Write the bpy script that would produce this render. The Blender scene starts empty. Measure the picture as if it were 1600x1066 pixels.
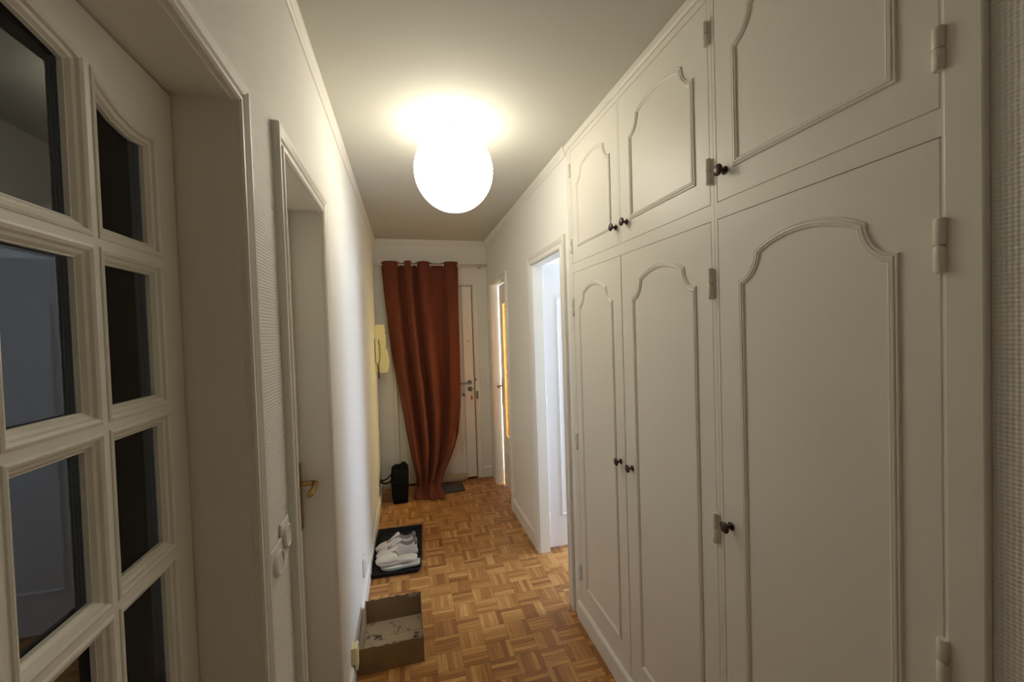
import bpy, math, random
from mathutils import Vector, Matrix
from mathutils.geometry import tessellate_polygon

random.seed(7)
scene = bpy.context.scene
COL = scene.collection
PI = math.pi

# ------------------------------------------------------------------ camera
F_PX = 642.87
CAM_Z = 1.5396
YAW, PITCH, ROLL = .2520, .0230, -.0320
cy, sy, cp, sp = math.cos(YAW), math.sin(YAW), math.cos(PITCH), math.sin(PITCH)
fw = Vector((sy*cp, cy*cp, -sp)); rt = Vector((cy, -sy, 0)); dn = fw.cross(rt)
cr, sr = math.cos(ROLL), math.sin(ROLL)
R_ = cr*rt - sr*dn
D_ = cr*dn + sr*rt
cam = bpy.data.cameras.new('camera')
cam.sensor_width = 36.0
cam.lens = F_PX*36.0/1600.0
cam.clip_start = 0.02
camo = bpy.data.objects.new('camera', cam); COL.objects.link(camo)
M = Matrix((( R_.x, -D_.x, -fw.x, 0), (R_.y, -D_.y, -fw.y, 0), (R_.z, -D_.z, -fw.z, CAM_Z), (0, 0, 0, 1)))
camo.matrix_world = M
scene.camera = camo

# ------------------------------------------------------------------ world, exposure, large lights
LAMP_COLOR = (1.0, .93, .765)
LAMP_SHADE = 7.0        # emission of the paper shade
LAMP_BULB = 1.8        # watts of the bulb shining out of the top of the shade
world = bpy.data.worlds.new('world'); scene.world = world
world.use_nodes = True
world.node_tree.nodes['Background'].inputs[0].default_value = (.55, .68, 1, 1)
world.node_tree.nodes['Background'].inputs[1].default_value = .02
scene.view_settings.view_transform = 'Standard'
scene.view_settings.look = 'None'
scene.view_settings.exposure = 0.18
scene.view_settings.gamma = 1.0
scene.view_settings.use_curve_mapping = False
scene.cycles.max_bounces = 10
scene.cycles.diffuse_bounces = 6
scene.cycles.use_denoising = True

def area(name, loc, rot, sx, sy_, power, color):
    l = bpy.data.lights.new(name, 'AREA'); l.shape = 'RECTANGLE'; l.size = sx; l.size_y = sy_
    l.energy = power; l.color = color
    o = bpy.data.objects.new(name, l); COL.objects.link(o); o.location = loc; o.rotation_euler = rot
    return o
# daylight from the windows of the two rooms on the right (panes stand in their outer walls)
area('daylight_and_fill', (2.94, 2.42, 1.45), (0, PI/2, 0), 1.3, .75, 46, (.66, .78, 1.0))
area('daylight_and_fill', (2.35, 3.75, 1.5), (0, PI/2, 0), 1.4, .9, 84, (.98, .98, 1.0))
area('daylight_and_fill', (-2.38, .0, 1.5), (0, -PI/2, 0), 1.2, 1.0, .9, (.95, .97, 1.0))  # added dim fill lamp behind the glazed door, lifts its black panes

# ------------------------------------------------------------------ constants of the corridor
XL, XR, YF, YB, H = -.283, .846, 4.30, -1.20, 2.50

# ------------------------------------------------------------------ materials
def mat(name, color, rough=.5, metal=0.0, bump=None, spec=.5, var=None, extra=None):
    m = bpy.data.materials.new(name); m.use_nodes = True
    nt = m.node_tree; b = nt.nodes['Principled BSDF']
    b.inputs['Base Color'].default_value = (*color, 1)
    b.inputs['Roughness'].default_value = rough
    b.inputs['Metallic'].default_value = metal
    b.inputs['Specular IOR Level'].default_value = spec
    tc = nt.nodes.new('ShaderNodeTexCoord')
    if var:                       # (scale, amount): soft mottling of the colour
        n = nt.nodes.new('ShaderNodeTexNoise'); n.inputs['Scale'].default_value = var[0]; n.inputs['Detail'].default_value = 5
        nt.links.new(tc.outputs['Object'], n.inputs['Vector'])
        r = nt.nodes.new('ShaderNodeMapRange'); r.inputs[3].default_value = 1-var[1]; r.inputs[4].default_value = 1+var[1]
        nt.links.new(n.outputs['Fac'], r.inputs[0])
        mx = nt.nodes.new('ShaderNodeVectorMath'); mx.operation = 'SCALE'
        mx.inputs[0].default_value = color
        nt.links.new(r.outputs[0], mx.inputs['Scale'])
        nt.links.new(mx.outputs[0], b.inputs['Base Color'])
    if bump:                      # (scale vector, strength, distance)
        mp = nt.nodes.new('ShaderNodeMapping'); mp.inputs['Scale'].default_value = bump[0]
        nt.links.new(tc.outputs['Object'], mp.inputs[0])
        n = nt.nodes.new('ShaderNodeTexNoise'); n.inputs['Scale'].default_value = 1; n.inputs['Detail'].default_value = 3
        nt.links.new(mp.outputs[0], n.inputs['Vector'])
        bu = nt.nodes.new('ShaderNodeBump'); bu.inputs['Strength'].default_value = bump[1]; bu.inputs['Distance'].default_value = bump[2]
        nt.links.new(n.outputs['Fac'], bu.inputs['Height'])
        nt.links.new(bu.outputs[0], b.inputs['Normal'])
    if extra: extra(nt, b, tc)
    return m

def weave(nt, b, tc):             # painted glass-fibre wallpaper: a small basket weave in relief
    def wave(axis, sc):
        w = nt.nodes.new('ShaderNodeTexWave'); w.wave_type = 'BANDS'; w.bands_direction = axis
        w.inputs['Scale'].default_value = sc; w.inputs['Distortion'].default_value = 1.2; w.inputs['Detail'].default_value = 1
        w.inputs['Detail Scale'].default_value = .6
        nt.links.new(tc.outputs['Object'], w.inputs['Vector']); return w
    w1 = wave('Z', 46); w2 = wave('DIAGONAL', 30)
    w3 = wave('Y', 50)
    a = nt.nodes.new('ShaderNodeMath'); a.operation = 'ADD'
    nt.links.new(w1.outputs['Fac'], a.inputs[0]); nt.links.new(w3.outputs['Fac'], a.inputs[1])
    a2 = nt.nodes.new('ShaderNodeMath'); a2.operation = 'MULTIPLY_ADD'; a2.inputs[1].default_value = .35
    nt.links.new(w2.outputs['Fac'], a2.inputs[0]); nt.links.new(a.outputs[0], a2.inputs[2])
    bu = nt.nodes.new('ShaderNodeBump'); bu.inputs['Strength'].default_value = .55; bu.inputs['Distance'].default_value = .0012
    nt.links.new(a2.outputs[0], bu.inputs['Height']); nt.links.new(bu.outputs[0], b.inputs['Normal'])

WHITE = (.74, .71, .64)
M_WALL = mat('wallpaper_paint', (.87, .855, .81), .55, extra=weave, var=None)
M_WALLP = mat('smooth_wall_paint', (.86, .845, .80), .6, bump=((60, 60, 60), .07, .001))
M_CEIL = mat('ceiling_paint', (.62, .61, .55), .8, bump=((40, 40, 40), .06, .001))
M_TRIM = mat('trim_paint', (.86, .835, .775), .38, bump=((25, 25, 90), .3, .0008))
M_CAB = mat('cabinet_paint', (.83, .80, .725), .36, bump=((70, 70, 30), .35, .0007))
M_DOOR = mat('door_paint', (.85, .825, .76), .4, bump=((60, 60, 20), .3, .0006))
M_GDOOR = mat('glazed_door_paint', (.88, .85, .77), .4, bump=((60, 60, 20), .3, .0006))
M_DDOOR = mat('side_room_door_paint', (.83, .83, .84), .4)
M_BRASS = mat('aged_brass', (.42, .28, .10), .32, 1.0, var=(60, .25))
M_BRONZE = mat('dark_bronze', (.09, .065, .055), .3, .9, var=(80, .3))
M_CHROME = mat('brushed_steel', (.66, .63, .58), .33, 1.0)
M_STEEL = mat('dark_polished_steel', (.30, .29, .28), .22, 1.0)
M_DARK = mat('dark_gap', (.02, .02, .02), .8)
M_PLASTIC = mat('white_plastic', (.80, .79, .77), .3)
M_IVORY = mat('ivory_plastic', (.88, .80, .46), .4, var=(20, .05))  # ivory, with the amber door's yellow light put into the colour
M_BLACK = mat('black_plastic', (.015, .015, .017), .4)
M_BAG = mat('black_nylon', (.006, .006, .007), .85, spec=.2, bump=((400, 400, 400), .4, .001))
M_TRAY = mat('dark_tray_plastic', (.009, .012, .018), .5, spec=.3, bump=((200, 200, 200), .2, .0005))
M_MAT = mat('grey_mat', (.085, .09, .095), .95, bump=((500, 500, 500), 1, .003), var=(300, .5))
M_MATB = mat('mat_border', (.015, .016, .018), .8)
M_RED = mat('red_plastic', (.62, .03, .02), .35)
M_BEIGE = mat('beige_cloth', (.42, .34, .22), .9, bump=((300, 300, 300), .5, .001))
M_SHOE = mat('white_leather', (.80, .76, .73), .5, bump=((150, 150, 150), .25, .0006))
M_SHOEIN = mat('shaded_shoe_inside', (.42, .39, .40), .9)  # darker inside faces paint the shade within the shoe opening
M_SOLE = mat('shoe_rubber', (.72, .68, .64), .6)
M_TAB = mat('grey_heel_tab', (.22, .21, .19), .7)
M_LACE = mat('beige_lace', (.26, .20, .10), .8)
M_SLIP = mat('cream_rubber', (.76, .72, .60), .55)
M_STONE = mat('pale_chip', (.7, .6, .4), .7)

def cloth_extra(nt, b, tc):
    b.inputs['Sheen Weight'].default_value = .25
    b.inputs['Sheen Roughness'].default_value = .4
    b.inputs['Sheen Tint'].default_value = (1, .45, .25, 1)
M_CURT = mat('rust_curtain', (.150, .032, .014), .85, bump=((500, 500, 500), .4, .001), var=(14, .12), extra=cloth_extra)

def wood_mat(name, island):
    m = bpy.data.materials.new(name); m.use_nodes = True; nt = m.node_tree; b = nt.nodes['Principled BSDF']
    if island:
        g = nt.nodes.new('ShaderNodeNewGeometry'); rnd = g.outputs['Random Per Island']
    else:
        g = nt.nodes.new('ShaderNodeObjectInfo'); rnd = g.outputs['Random']
    ramp = nt.nodes.new('ShaderNodeValToRGB'); e = ramp.color_ramp.elements
    e[0].position = 0; e[0].color = (.30, .125, .040, 1)
    e[1].position = 1; e[1].color = (.64, .35, .125, 1)
    for p, c in ((.22, (.38, .17, .048)), (.5, (.48, .232, .070)), (.8, (.56, .285, .092))):
        x = e.new(p); x.color = (*c, 1)
    nt.links.new(rnd, ramp.inputs[0])
    uv = nt.nodes.new('ShaderNodeUVMap'); uv.uv_map = 'UVMap'
    mp = nt.nodes.new('ShaderNodeMapping'); mp.inputs['Scale'].default_value = (9, 160, 1)
    nt.links.new(uv.outputs[0], mp.inputs[0])
    # each strip starts elsewhere in the grain
    off = nt.nodes.new('ShaderNodeMath'); off.operation = 'MULTIPLY'; off.inputs[1].default_value = 37
    nt.links.new(rnd, off.inputs[0]); cb = nt.nodes.new('ShaderNodeCombineXYZ'); nt.links.new(off.outputs[0], cb.inputs[0]); nt.links.new(off.outputs[0], cb.inputs[1])
    nt.links.new(cb.outputs[0], mp.inputs['Location'])
    n = nt.nodes.new('ShaderNodeTexNoise'); n.inputs['Scale'].default_value = 1; n.inputs['Detail'].default_value = 4; n.inputs['Distortion'].default_value = .4
    nt.links.new(mp.outputs[0], n.inputs['Vector'])
    r = nt.nodes.new('ShaderNodeMapRange'); r.inputs[1].default_value = .3; r.inputs[2].default_value = .7; r.inputs[3].default_value = .74; r.inputs[4].default_value = 1.2
    nt.links.new(n.outputs['Fac'], r.inputs[0])
    mx = nt.nodes.new('ShaderNodeVectorMath'); mx.operation = 'SCALE'
    nt.links.new(ramp.outputs[0], mx.inputs[0]); nt.links.new(r.outputs[0], mx.inputs['Scale'])
    nt.links.new(mx.outputs[0], b.inputs['Base Color'])
    b.inputs['Roughness'].default_value = .38
    b.inputs['Specular IOR Level'].default_value = .45
    bu = nt.nodes.new('ShaderNodeBump'); bu.inputs['Strength'].default_value = .15; bu.inputs['Distance'].default_value = .0005
    nt.links.new(n.outputs['Fac'], bu.inputs['Height']); nt.links.new(bu.outputs[0], b.inputs['Normal'])
    return m
M_WOODI = wood_mat('oak_strip_stuff', True)
M_WOODO = wood_mat('oak_strip', False)
M_SUB = mat('floor_underlay', (.10, .045, .018), .8, var=(20, .3))

def glass_mat():
    m = bpy.data.materials.new('clear_glass'); m.use_nodes = True; nt = m.node_tree
    nt.nodes.remove(nt.nodes['Principled BSDF']); out = nt.nodes['Material Output']
    t = nt.nodes.new('ShaderNodeBsdfTransparent'); t.inputs[0].default_value = (.80, .84, .86, 1)
    g = nt.nodes.new('ShaderNodeBsdfGlossy'); g.inputs['Roughness'].default_value = .015
    f = nt.nodes.new('ShaderNodeFresnel'); f.inputs[0].default_value = 1.52
    mx = nt.nodes.new('ShaderNodeMixShader')
    nt.links.new(f.outputs[0], mx.inputs[0]); nt.links.new(t.outputs[0], mx.inputs[1]); nt.links.new(g.outputs[0], mx.inputs[2])
    nt.links.new(mx.outputs[0], out.inputs[0]); return m
M_GLASS = glass_mat()

def amber_mat():
    m = bpy.data.materials.new('amber_cathedral_glass'); m.use_nodes = True; nt = m.node_tree
    nt.nodes.remove(nt.nodes['Principled BSDF']); out = nt.nodes['Material Output']
    tc = nt.nodes.new('ShaderNodeTexCoord')
    v = nt.nodes.new('ShaderNodeTexVoronoi'); v.inputs['Scale'].default_value = 60
    nt.links.new(tc.outputs['Object'], v.inputs['Vector'])
    n = nt.nodes.new('ShaderNodeTexNoise'); n.inputs['Scale'].default_value = 35; n.inputs['Detail'].default_value = 4
    nt.links.new(tc.outputs['Object'], n.inputs['Vector'])
    rp = nt.nodes.new('ShaderNodeValToRGB'); rp.color_ramp.elements[0].position = .35; rp.color_ramp.elements[0].color = (.40, .105, .012, 1)
    rp.color_ramp.elements[1].position = .68; rp.color_ramp.elements[1].color = (.60, .24, .045, 1)
    nt.links.new(n.outputs['Fac'], rp.inputs[0])
    t = nt.nodes.new('ShaderNodeBsdfTranslucent'); nt.links.new(rp.outputs[0], t.inputs[0])
    g = nt.nodes.new('ShaderNodeBsdfGlossy'); g.inputs['Roughness'].default_value = .25
    bu = nt.nodes.new('ShaderNodeBump'); bu.inputs['Strength'].default_value = .8; bu.inputs['Distance'].default_value = .003
    nt.links.new(v.outputs['Distance'], bu.inputs['Height']); nt.links.new(bu.outputs[0], g.inputs['Normal'])
    mx = nt.nodes.new('ShaderNodeMixShader'); mx.inputs[0].default_value = .07
    # the pressed glass lets part of the light straight through
    tp = nt.nodes.new('ShaderNodeBsdfTransparent'); tp.inputs[0].default_value = (.96, .80, .30, 1)
    m2 = nt.nodes.new('ShaderNodeMixShader'); m2.inputs[0].default_value = .42
    nt.links.new(t.outputs[0], m2.inputs[1]); nt.links.new(tp.outputs[0], m2.inputs[2])
    nt.links.new(m2.outputs[0], mx.inputs[1]); nt.links.new(g.outputs[0], mx.inputs[2])
    nt.links.new(mx.outputs[0], out.inputs[0]); return m
M_AMBER = amber_mat()

def emit_mat(name, color, s):
    m = bpy.data.materials.new(name); m.use_nodes = True; nt = m.node_tree
    b = nt.nodes['Principled BSDF']; b.inputs['Base Color'].default_value = (.8, .78, .72, 1); b.inputs['Roughness'].default_value = .9
    b.inputs['Emission Color'].default_value = (*color, 1); b.inputs['Emission Strength'].default_value = s
    return m
M_SHADE = emit_mat('lit_paper_shade', LAMP_COLOR, LAMP_SHADE)

def card_mat():
    def ex(nt, b, tc):
        n = nt.nodes.new('ShaderNodeTexNoise'); n.inputs['Scale'].default_value = 75; n.inputs['Detail'].default_value = 8; n.inputs['Roughness'].default_value = .75
        nt.links.new(tc.outputs['Object'], n.inputs['Vector'])
        n2 = nt.nodes.new('ShaderNodeTexNoise'); n2.inputs['Scale'].default_value = 13
        nt.links.new(tc.outputs['Object'], n2.inputs['Vector'])
        mu = nt.nodes.new('ShaderNodeMath'); mu.operation = 'MULTIPLY'
        nt.links.new(n.outputs['Fac'], mu.inputs[0]); nt.links.new(n2.outputs['Fac'], mu.inputs[1])
        rp = nt.nodes.new('ShaderNodeValToRGB'); rp.color_ramp.elements[0].position = .300; rp.color_ramp.elements[0].color = (.42, .32, .20, 1)
        rp.color_ramp.elements[1].position = .325; rp.color_ramp.elements[1].color = (.05, .035, .02, 1)
        nt.links.new(mu.outputs[0], rp.inputs[0]); nt.links.new(rp.outputs[0], b.inputs['Base Color'])
    return mat('scuffed_cardboard', (.42, .32, .20), .9, extra=ex)
M_CARDIN = card_mat()
M_CARD = mat('brown_cardboard', (.27, .175, .095), .85, bump=((8, 8, 260), .3, .001), var=(12, .1))
M_TAPE = mat('brown_packing_tape', (.30, .185, .085), .35)

# ------------------------------------------------------------------ mesh helpers
class MB:
    def __init__(s): s.v = []; s.f = []; s.uv = None
    def add(s, vs, fs):
        o = len(s.v); s.v += [tuple(x) for x in vs]; s.f += [tuple(i+o for i in f) for f in fs]; return s
    def box(s, a, b):
        x0, x1 = sorted((a[0], b[0])); y0, y1 = sorted((a[1], b[1])); z0, z1 = sorted((a[2], b[2]))
        return s.add([(x0,y0,z0),(x1,y0,z0),(x1,y1,z0),(x0,y1,z0),(x0,y0,z1),(x1,y0,z1),(x1,y1,z1),(x0,y1,z1)],
                     [(0,3,2,1),(4,5,6,7),(0,1,5,4),(1,2,6,5),(2,3,7,6),(3,0,4,7)])
    def loft(s, rings, closed=True, cap0=True, cap1=True):
        n = len(rings[0]); vs = [p for r in rings for p in r]; fs = []
        for i in range(len(rings)-1):
            for j in range(n if closed else n-1):
                k = (j+1) % n
                fs.append((i*n+j, i*n+k, (i+1)*n+k, (i+1)*n+j))
        if closed and cap0: fs.append(tuple(range(n-1, -1, -1)))
        if closed and cap1: fs.append(tuple((len(rings)-1)*n+j for j in range(n)))
        return s.add(vs, fs)
    def lathe(s, origin, axis, prof, n=20, up=None):
        a = Vector(axis).normalized(); u = a.orthogonal().normalized() if up is None else Vector(up); w = a.cross(u)
        o = Vector(origin); rings = []
        for (t, r) in prof:
            rings.append([o + a*t + (u*math.cos(2*PI*k/n) + w*math.sin(2*PI*k/n))*max(r, 1e-5) for k in range(n)])
        return s.loft(rings)
    def tube(s, pts, r, n=8, closed=False):
        pts = [Vector(p) for p in pts]; rings = []; m = len(pts); prev = None
        for i, p in enumerate(pts):
            if closed: d = (pts[(i+1) % m] - pts[i-1])
            else: d = (pts[min(i+1, m-1)] - pts[max(i-1, 0)])
            d.normalize()
            if prev is None: u = d.orthogonal().normalized()
            else: u = (prev - d*prev.dot(d)).normalized()
            prev = u; w = d.cross(u); rr = r[i] if isinstance(r, (list, tuple)) else r
            rings.append([p + (u*math.cos(2*PI*k/n) + w*math.sin(2*PI*k/n))*rr for k in range(n)])
        if closed: rings.append(rings[0]); return s.loft(rings, True, False, False)
        return s.loft(rings)
    def sweep(s, path, prof, basis, closed=True):
        """2D path (u,v) with profile of (offset to the left, height); basis maps (u,v,h) to world"""
        m = len(path); P = [Vector((p[0], p[1])) for p in path]; rings = []
        for i in range(m):
            d0 = (P[i]-P[i-1]) if (closed or i > 0) else None
            d1 = (P[(i+1) % m]-P[i]) if (closed or i < m-1) else None
            if d0 is None: d0 = d1
            if d1 is None: d1 = d0
            d0 = d0.normalized(); d1 = d1.normalized()
            n0 = Vector((-d0.y, d0.x)); n1 = Vector((-d1.y, d1.x)); nn = (n0+n1)
            nn = nn.normalized() if nn.length > 1e-6 else n0
            k = min(1/max(nn.dot(n1), .3), 2.0)
            rings.append([basis(P[i].x+nn.x*o*k, P[i].y+nn.y*o*k, h) for (o, h) in prof])
        n = len(prof); vs = [p for r in rings for p in r]; fs = []
        for i in range(m if closed else m-1):
            ii = (i+1) % m
            for j in range(n-1): fs.append((i*n+j, i*n+j+1, ii*n+j+1, ii*n+j))
        if not closed:
            fs.append(tuple(range(n))); fs.append(tuple((m-1)*n+j for j in range(n-1, -1, -1)))
        return s.add(vs, fs)
    def plate(s, outer, holes, basis, h0, h1):
        """flat plate with holes, between heights h0 (back) and h1 (face)"""
        loops = [outer]+holes
        flat = [Vector((p[0], p[1], 0)) for l in loops for p in l]
        tris = tessellate_polygon([[Vector((p[0], p[1], 0)) for p in l] for l in loops])
        n = len(flat)
        vs = [basis(p.x, p.y, h1) for p in flat]+[basis(p.x, p.y, h0) for p in flat]
        fs = [tuple(t) for t in tris]+[tuple(i+n for i in reversed(t)) for t in tris]
        o = 0
        for l in loops:
            m = len(l)
            for i in range(m): j = (i+1) % m; fs.append((o+i, o+j, n+o+j, n+o+i))
            o += m
        return s.add(vs, fs)

def obj(name, mb, material, parent=None, smooth=False, bevel=0, kind=None, recalc=True, label=None, origin=None):
    me = bpy.data.meshes.new(name)
    root = parent
    off = Vector((0, 0, 0))
    while root is not None:
        off += Vector(root.location); root = root.parent
    if origin is not None: off = Vector(origin)
    me.from_pydata([tuple(Vector(v)-off) for v in mb.v], [], mb.f)
    if recalc:
        import bmesh
        bm = bmesh.new(); bm.from_mesh(me); bmesh.ops.recalc_face_normals(bm, faces=bm.faces); bm.to_mesh(me); bm.free()
    me.materials.append(material)
    if smooth:
        me.polygons.foreach_set('use_smooth', [True]*len(me.polygons))
    o = bpy.data.objects.new(name, me); COL.objects.link(o)
    if parent is not None: o.parent = parent
    if origin is not None and parent is None: o.location = origin
    if smooth == 'auto' or bevel:
        pass
    if bevel:
        b = o.modifiers.new('bevel', 'BEVEL'); b.width = bevel; b.segments = 2; b.limit_method = 'ANGLE'; b.angle_limit = math.radians(40)
    if smooth:
        try:
            me.set_sharp_from_angle(angle=math.radians(38))
        except Exception: pass
    if kind: o['kind'] = kind
    if label: o['label'] = label
    return o

def thing(name, label, cat, loc=(0, 0, 0), group=None, kind=None):
    o = bpy.data.objects.new(name, None); COL.objects.link(o); o.location = loc; o.empty_display_size = .05
    if label: o['label'] = label
    if cat: o['category'] = cat
    if group: o['group'] = group
    if kind: o['kind'] = kind
    return o
def tag(o, label, cat, group=None):
    o['label'] = label; o['category'] = cat
    if group: o['group'] = group
    return o
def struct(name, mb, m, label=None, **k):
    o = obj(name, mb, m, None, **k); o['kind'] = 'structure'
    if label: o['label'] = label
    return o

def right(x0=XR):  return lambda u, v, h: (x0-h, u, v)      # faces -x
def left(x0=XL):   return lambda u, v, h: (x0+h, u, v)      # faces +x
def front(y0=YF):  return lambda u, v, h: (u, y0-h, v)      # faces -y

# ------------------------------------------------------------------ room shell
G1 = (-.10, .838, 0, 1.968)         # glazed door opening in the left wall  (y0, y1, z0, z1)
G2 = (1.118, 1.612, 0, 1.992)       # plain door opening in the left wall
G3 = (2.135, 2.682, 0, 1.985)       # open doorway in the right wall
G4 = (3.44, 4.055, 0, 2.01)        # amber-glass door in the right wall
G5 = (-.105, .690, 0, 2.040)        # entrance door, x0..x1 in the far wall

def wall_with(basis, u0, u1, v0, v1, opens, t):
    """wall slab with door openings reaching the floor"""
    pts = [(u0, v0)]
    for (a, b, _, z) in sorted(opens): pts += [(a, v0), (a, z), (b, z), (b, v0)]
    pts += [(u1, v0), (u1, v1), (u0, v1)]
    mb = MB(); mb.plate(pts, [], basis, -t, 0); return mb

struct('wall_left', wall_with(left(), YB, YF+.15, 0, H, [G1, G2], .15), M_WALL, 'white textured corridor wall with two recessed doors')
struct('wall_right', wall_with(right(), 2.02, YF+.15, 0, H, [G3, G4], .070), M_WALLP, 'white corridor wall between the wardrobes and the entrance')
struct('wall_near_right', MB().box((.855, YB, 0), (.96, .420, H)), M_WALL, 'textured wall at the right edge beside the wardrobes')
struct('wall_far', wall_with(front(), XL-.0, XR, 0, H, [G5], .15), M_WALLP, 'end wall around the entrance door')
struct('wall_back', MB().box((XL-.15, YB-.1, 0), (.96, YB, H)), M_WALLP)
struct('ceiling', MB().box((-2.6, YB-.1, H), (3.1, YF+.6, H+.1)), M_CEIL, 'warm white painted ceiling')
# side rooms beyond the doors
struct('wall_side_room', MB().box((3.0, 2.02, 0), (3.08, 3.36, H)), M_WALLP)
struct('wall_partition', MB().box((.917, 3.30, 0), (2.4, 3.38, H)), M_WALLP)
struct('wall_wardrobe_back', MB().box((1.36, 1.94, 0), (3.0, 2.02, H)), M_WALLP)
struct('wall_side_room_end', MB().box((2.4, 3.36, 0), (2.48, 4.6, H)), M_WALLP)
struct('wall_side_room_far', MB().box((.931, 4.45, 0), (2.4, 4.53, H)), M_WALLP)
struct('wall_glazed_room_end', MB().box((-2.5, YB, 0), (-2.42, 1.05, H)), M_WALLP)
struct('wall_glazed_room_side', MB().box((-2.42, .97, 0), (-.434, 1.05, H)), M_WALLP)
struct('wall_glazed_room_back', MB().box((-2.42, YB-.1, 0), (-.434, YB, H)), M_WALLP)
struct('wall_small_room', MB().box((-1.3, 1.05, 0), (-1.22, 1.9, H)), M_WALLP)
struct('wall_small_room_side', MB().box((-1.22, 1.8, 0), (-.434, 1.9, H)), M_WALLP)
struct('wall_landing', MB().box((-.6, 4.9, 0), (1.0, 4.98, H)), M_WALLP)

# cornices
COR = [(0, 0), (0, .006), (.006, .010), (.014, .010), (.018, .007), (.030, .015), (.036, .019), (.05, .019), (.05, 0)]
def cornice(name, basis, u0, u1):
    prof = [(-.05+o, h) for (o, h) in COR]
    mb = MB().sweep([(u0, H-.0005), (u1, H-.0005)], prof, basis, closed=False)
    return struct(name, mb, M_TRIM)
cornice('trim_1', left(), YB, YF-.020)
cornice('trim_2', right(), 2.03, YF-.020)
cornice('trim_3', front(), XL, XR)
# baseboards
BB = [(0, 0), (0, .013), (.082, .013), (.092, .009), (.097, .004), (.097, 0)]
def baseboard(name, basis, u0, u1, z=0.0005, hh=1.0):
    mb = MB().sweep([(u0, z), (u1, z)], [(o*hh, h) for o, h in BB], basis, closed=False)
    return struct(name, mb, M_TRIM)
baseboard('baseboard_left', left(), 1.69, YF-.014)
baseboard('baseboard_left_1', left(), .89, 1.045)
baseboard('baseboard_right', right(), 2.765, 3.385, hh=1.15)
baseboard('baseboard_right_1', right(), .425, 2.02, hh=1.0)
baseboard('baseboard_far', front(), XL+.014, -.17, hh=1.2)
baseboard('baseboard_far_1', front(), .752, XR-.014, hh=1.2)

# ------------------------------------------------------------------ parquet floor
floor = struct('floor', MB().box((-2.6, YB-.1, -.06), (3.1, YF+.6, -.012)), M_SUB, 'oak mosaic parquet in a basket pattern of small squares')
PX, PY, X0, Y0 = .1205, .1118, .085, 1.868
regions = [(XL-.0, XR, YB, YF), (XR, 2.2, 2.03, 3.30), (XR, 1.6, 3.40, 4.45)]
def strip_mesh(mb, x0, x1, y0, y1, along_x, uvs):
    g = .00025; x0 += g; x1 -= g; y0 += g; y1 -= g; b = .0007; dz = random.uniform(-.0003, .0002)
    o = len(mb.v)
    mb.add([(x0,y0,-.011),(x1,y0,-.011),(x1,y1,-.011),(x0,y1,-.011),
            (x0,y0,dz-b),(x1,y0,dz-b),(x1,y1,dz-b),(x0,y1,dz-b),
            (x0+b,y0+b,dz),(x1-b,y0+b,dz),(x1-b,y1-b,dz),(x0+b,y1-b,dz)],
           [(8,9,10,11),(4,5,9,8),(5,6,10,9),(6,7,11,10),(7,4,8,11),(0,1,5,4),(1,2,6,5),(2,3,7,6),(3,0,4,7)])
    for v in mb.v[o:]: uvs.append((v[0], v[1]) if along_x else (v[1], v[0]))
slats = []
def clip(r, reg):
    x0, x1, y0, y1 = max(r[0], reg[0]), min(r[1], reg[1]), max(r[2], reg[2]), min(r[3], reg[3])
    return (x0, x1, y0, y1) if x1-x0 > .004 and y1-y0 > .004 else None
for ri, reg in enumerate(regions):
    i0 = math.floor((reg[0]-X0)/PX); i1 = math.ceil((reg[1]-X0)/PX)
    j0 = math.floor((reg[2]-Y0)/PY); j1 = math.ceil((reg[3]-Y0)/PY)
    for i in range(i0, i1):
        for j in range(j0, j1):
            ax, ay = X0+i*PX, Y0+j*PY
            vert = (i+j) % 2 == 0
            for k in range(5):
                if vert: r = (ax+PX*k/5, ax+PX*(k+1)/5, ay, ay+PY)
                else:    r = (ax, ax+PX, ay+PY*k/5, ay+PY*(k+1)/5)
                c = clip(r, reg)
                if c: slats.append((c, not vert, ri))
def visible_rank(s):
    (x0, x1, y0, y1), _, ri = s
    cx, cy_ = (x0+x1)/2, (y0+y1)/2
    if ri or cy_ < 1.60: return 99
    if cx < .055 and cy_ < 2.36: return 50+cy_
    lim = (cx+.05)  # nearer rows first
    return cy_ if cx < .30*cy_+.28 else 50+cy_
slats.sort(key=visible_rank)
near, rest = slats[:296], slats[296:]
for c, ax_, _ in near:
    x0, x1, y0, y1 = c; cx, cy_ = (x0+x1)/2, (y0+y1)/2
    key = (round(x1-x0, 4), round(y1-y0, 4), ax_)
    if not hasattr(strip_mesh, 'cache'): strip_mesh.cache = {}
    if key not in strip_mesh.cache:
        mb = MB(); uvs = []; w, d = (x1-x0)/2, (y1-y0)/2
        strip_mesh(mb, -w, w, -d, d, ax_, uvs)
        me = bpy.data.meshes.new('parquet_strip'); me.from_pydata(mb.v, [], mb.f); me.materials.append(M_WOODO)
        ul = me.uv_layers.new(name='UVMap')
        for l in me.loops: ul.data[l.index].uv = uvs[l.vertex_index]
        strip_mesh.cache[key] = me
    o = bpy.data.objects.new('parquet_strip', strip_mesh.cache[key]); COL.objects.link(o)
    o.parent = floor; o.location = (cx, cy_, 0)
mb = MB(); uvs = []
for c, ax_, _ in rest: strip_mesh(mb, *c, ax_, uvs)
me = bpy.data.meshes.new('parquet_strips'); me.from_pydata(mb.v, [], mb.f); me.materials.append(M_WOODI)
ul = me.uv_layers.new(name='UVMap')
flat = []
vi = [0]*len(me.loops); me.loops.foreach_get('vertex_index', vi)
for k in vi: flat += uvs[k]
ul.data.foreach_set('uv', flat)
o = bpy.data.objects.new('parquet_strips', me); COL.objects.link(o); o.parent = floor; o['kind'] = 'stuff'

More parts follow.
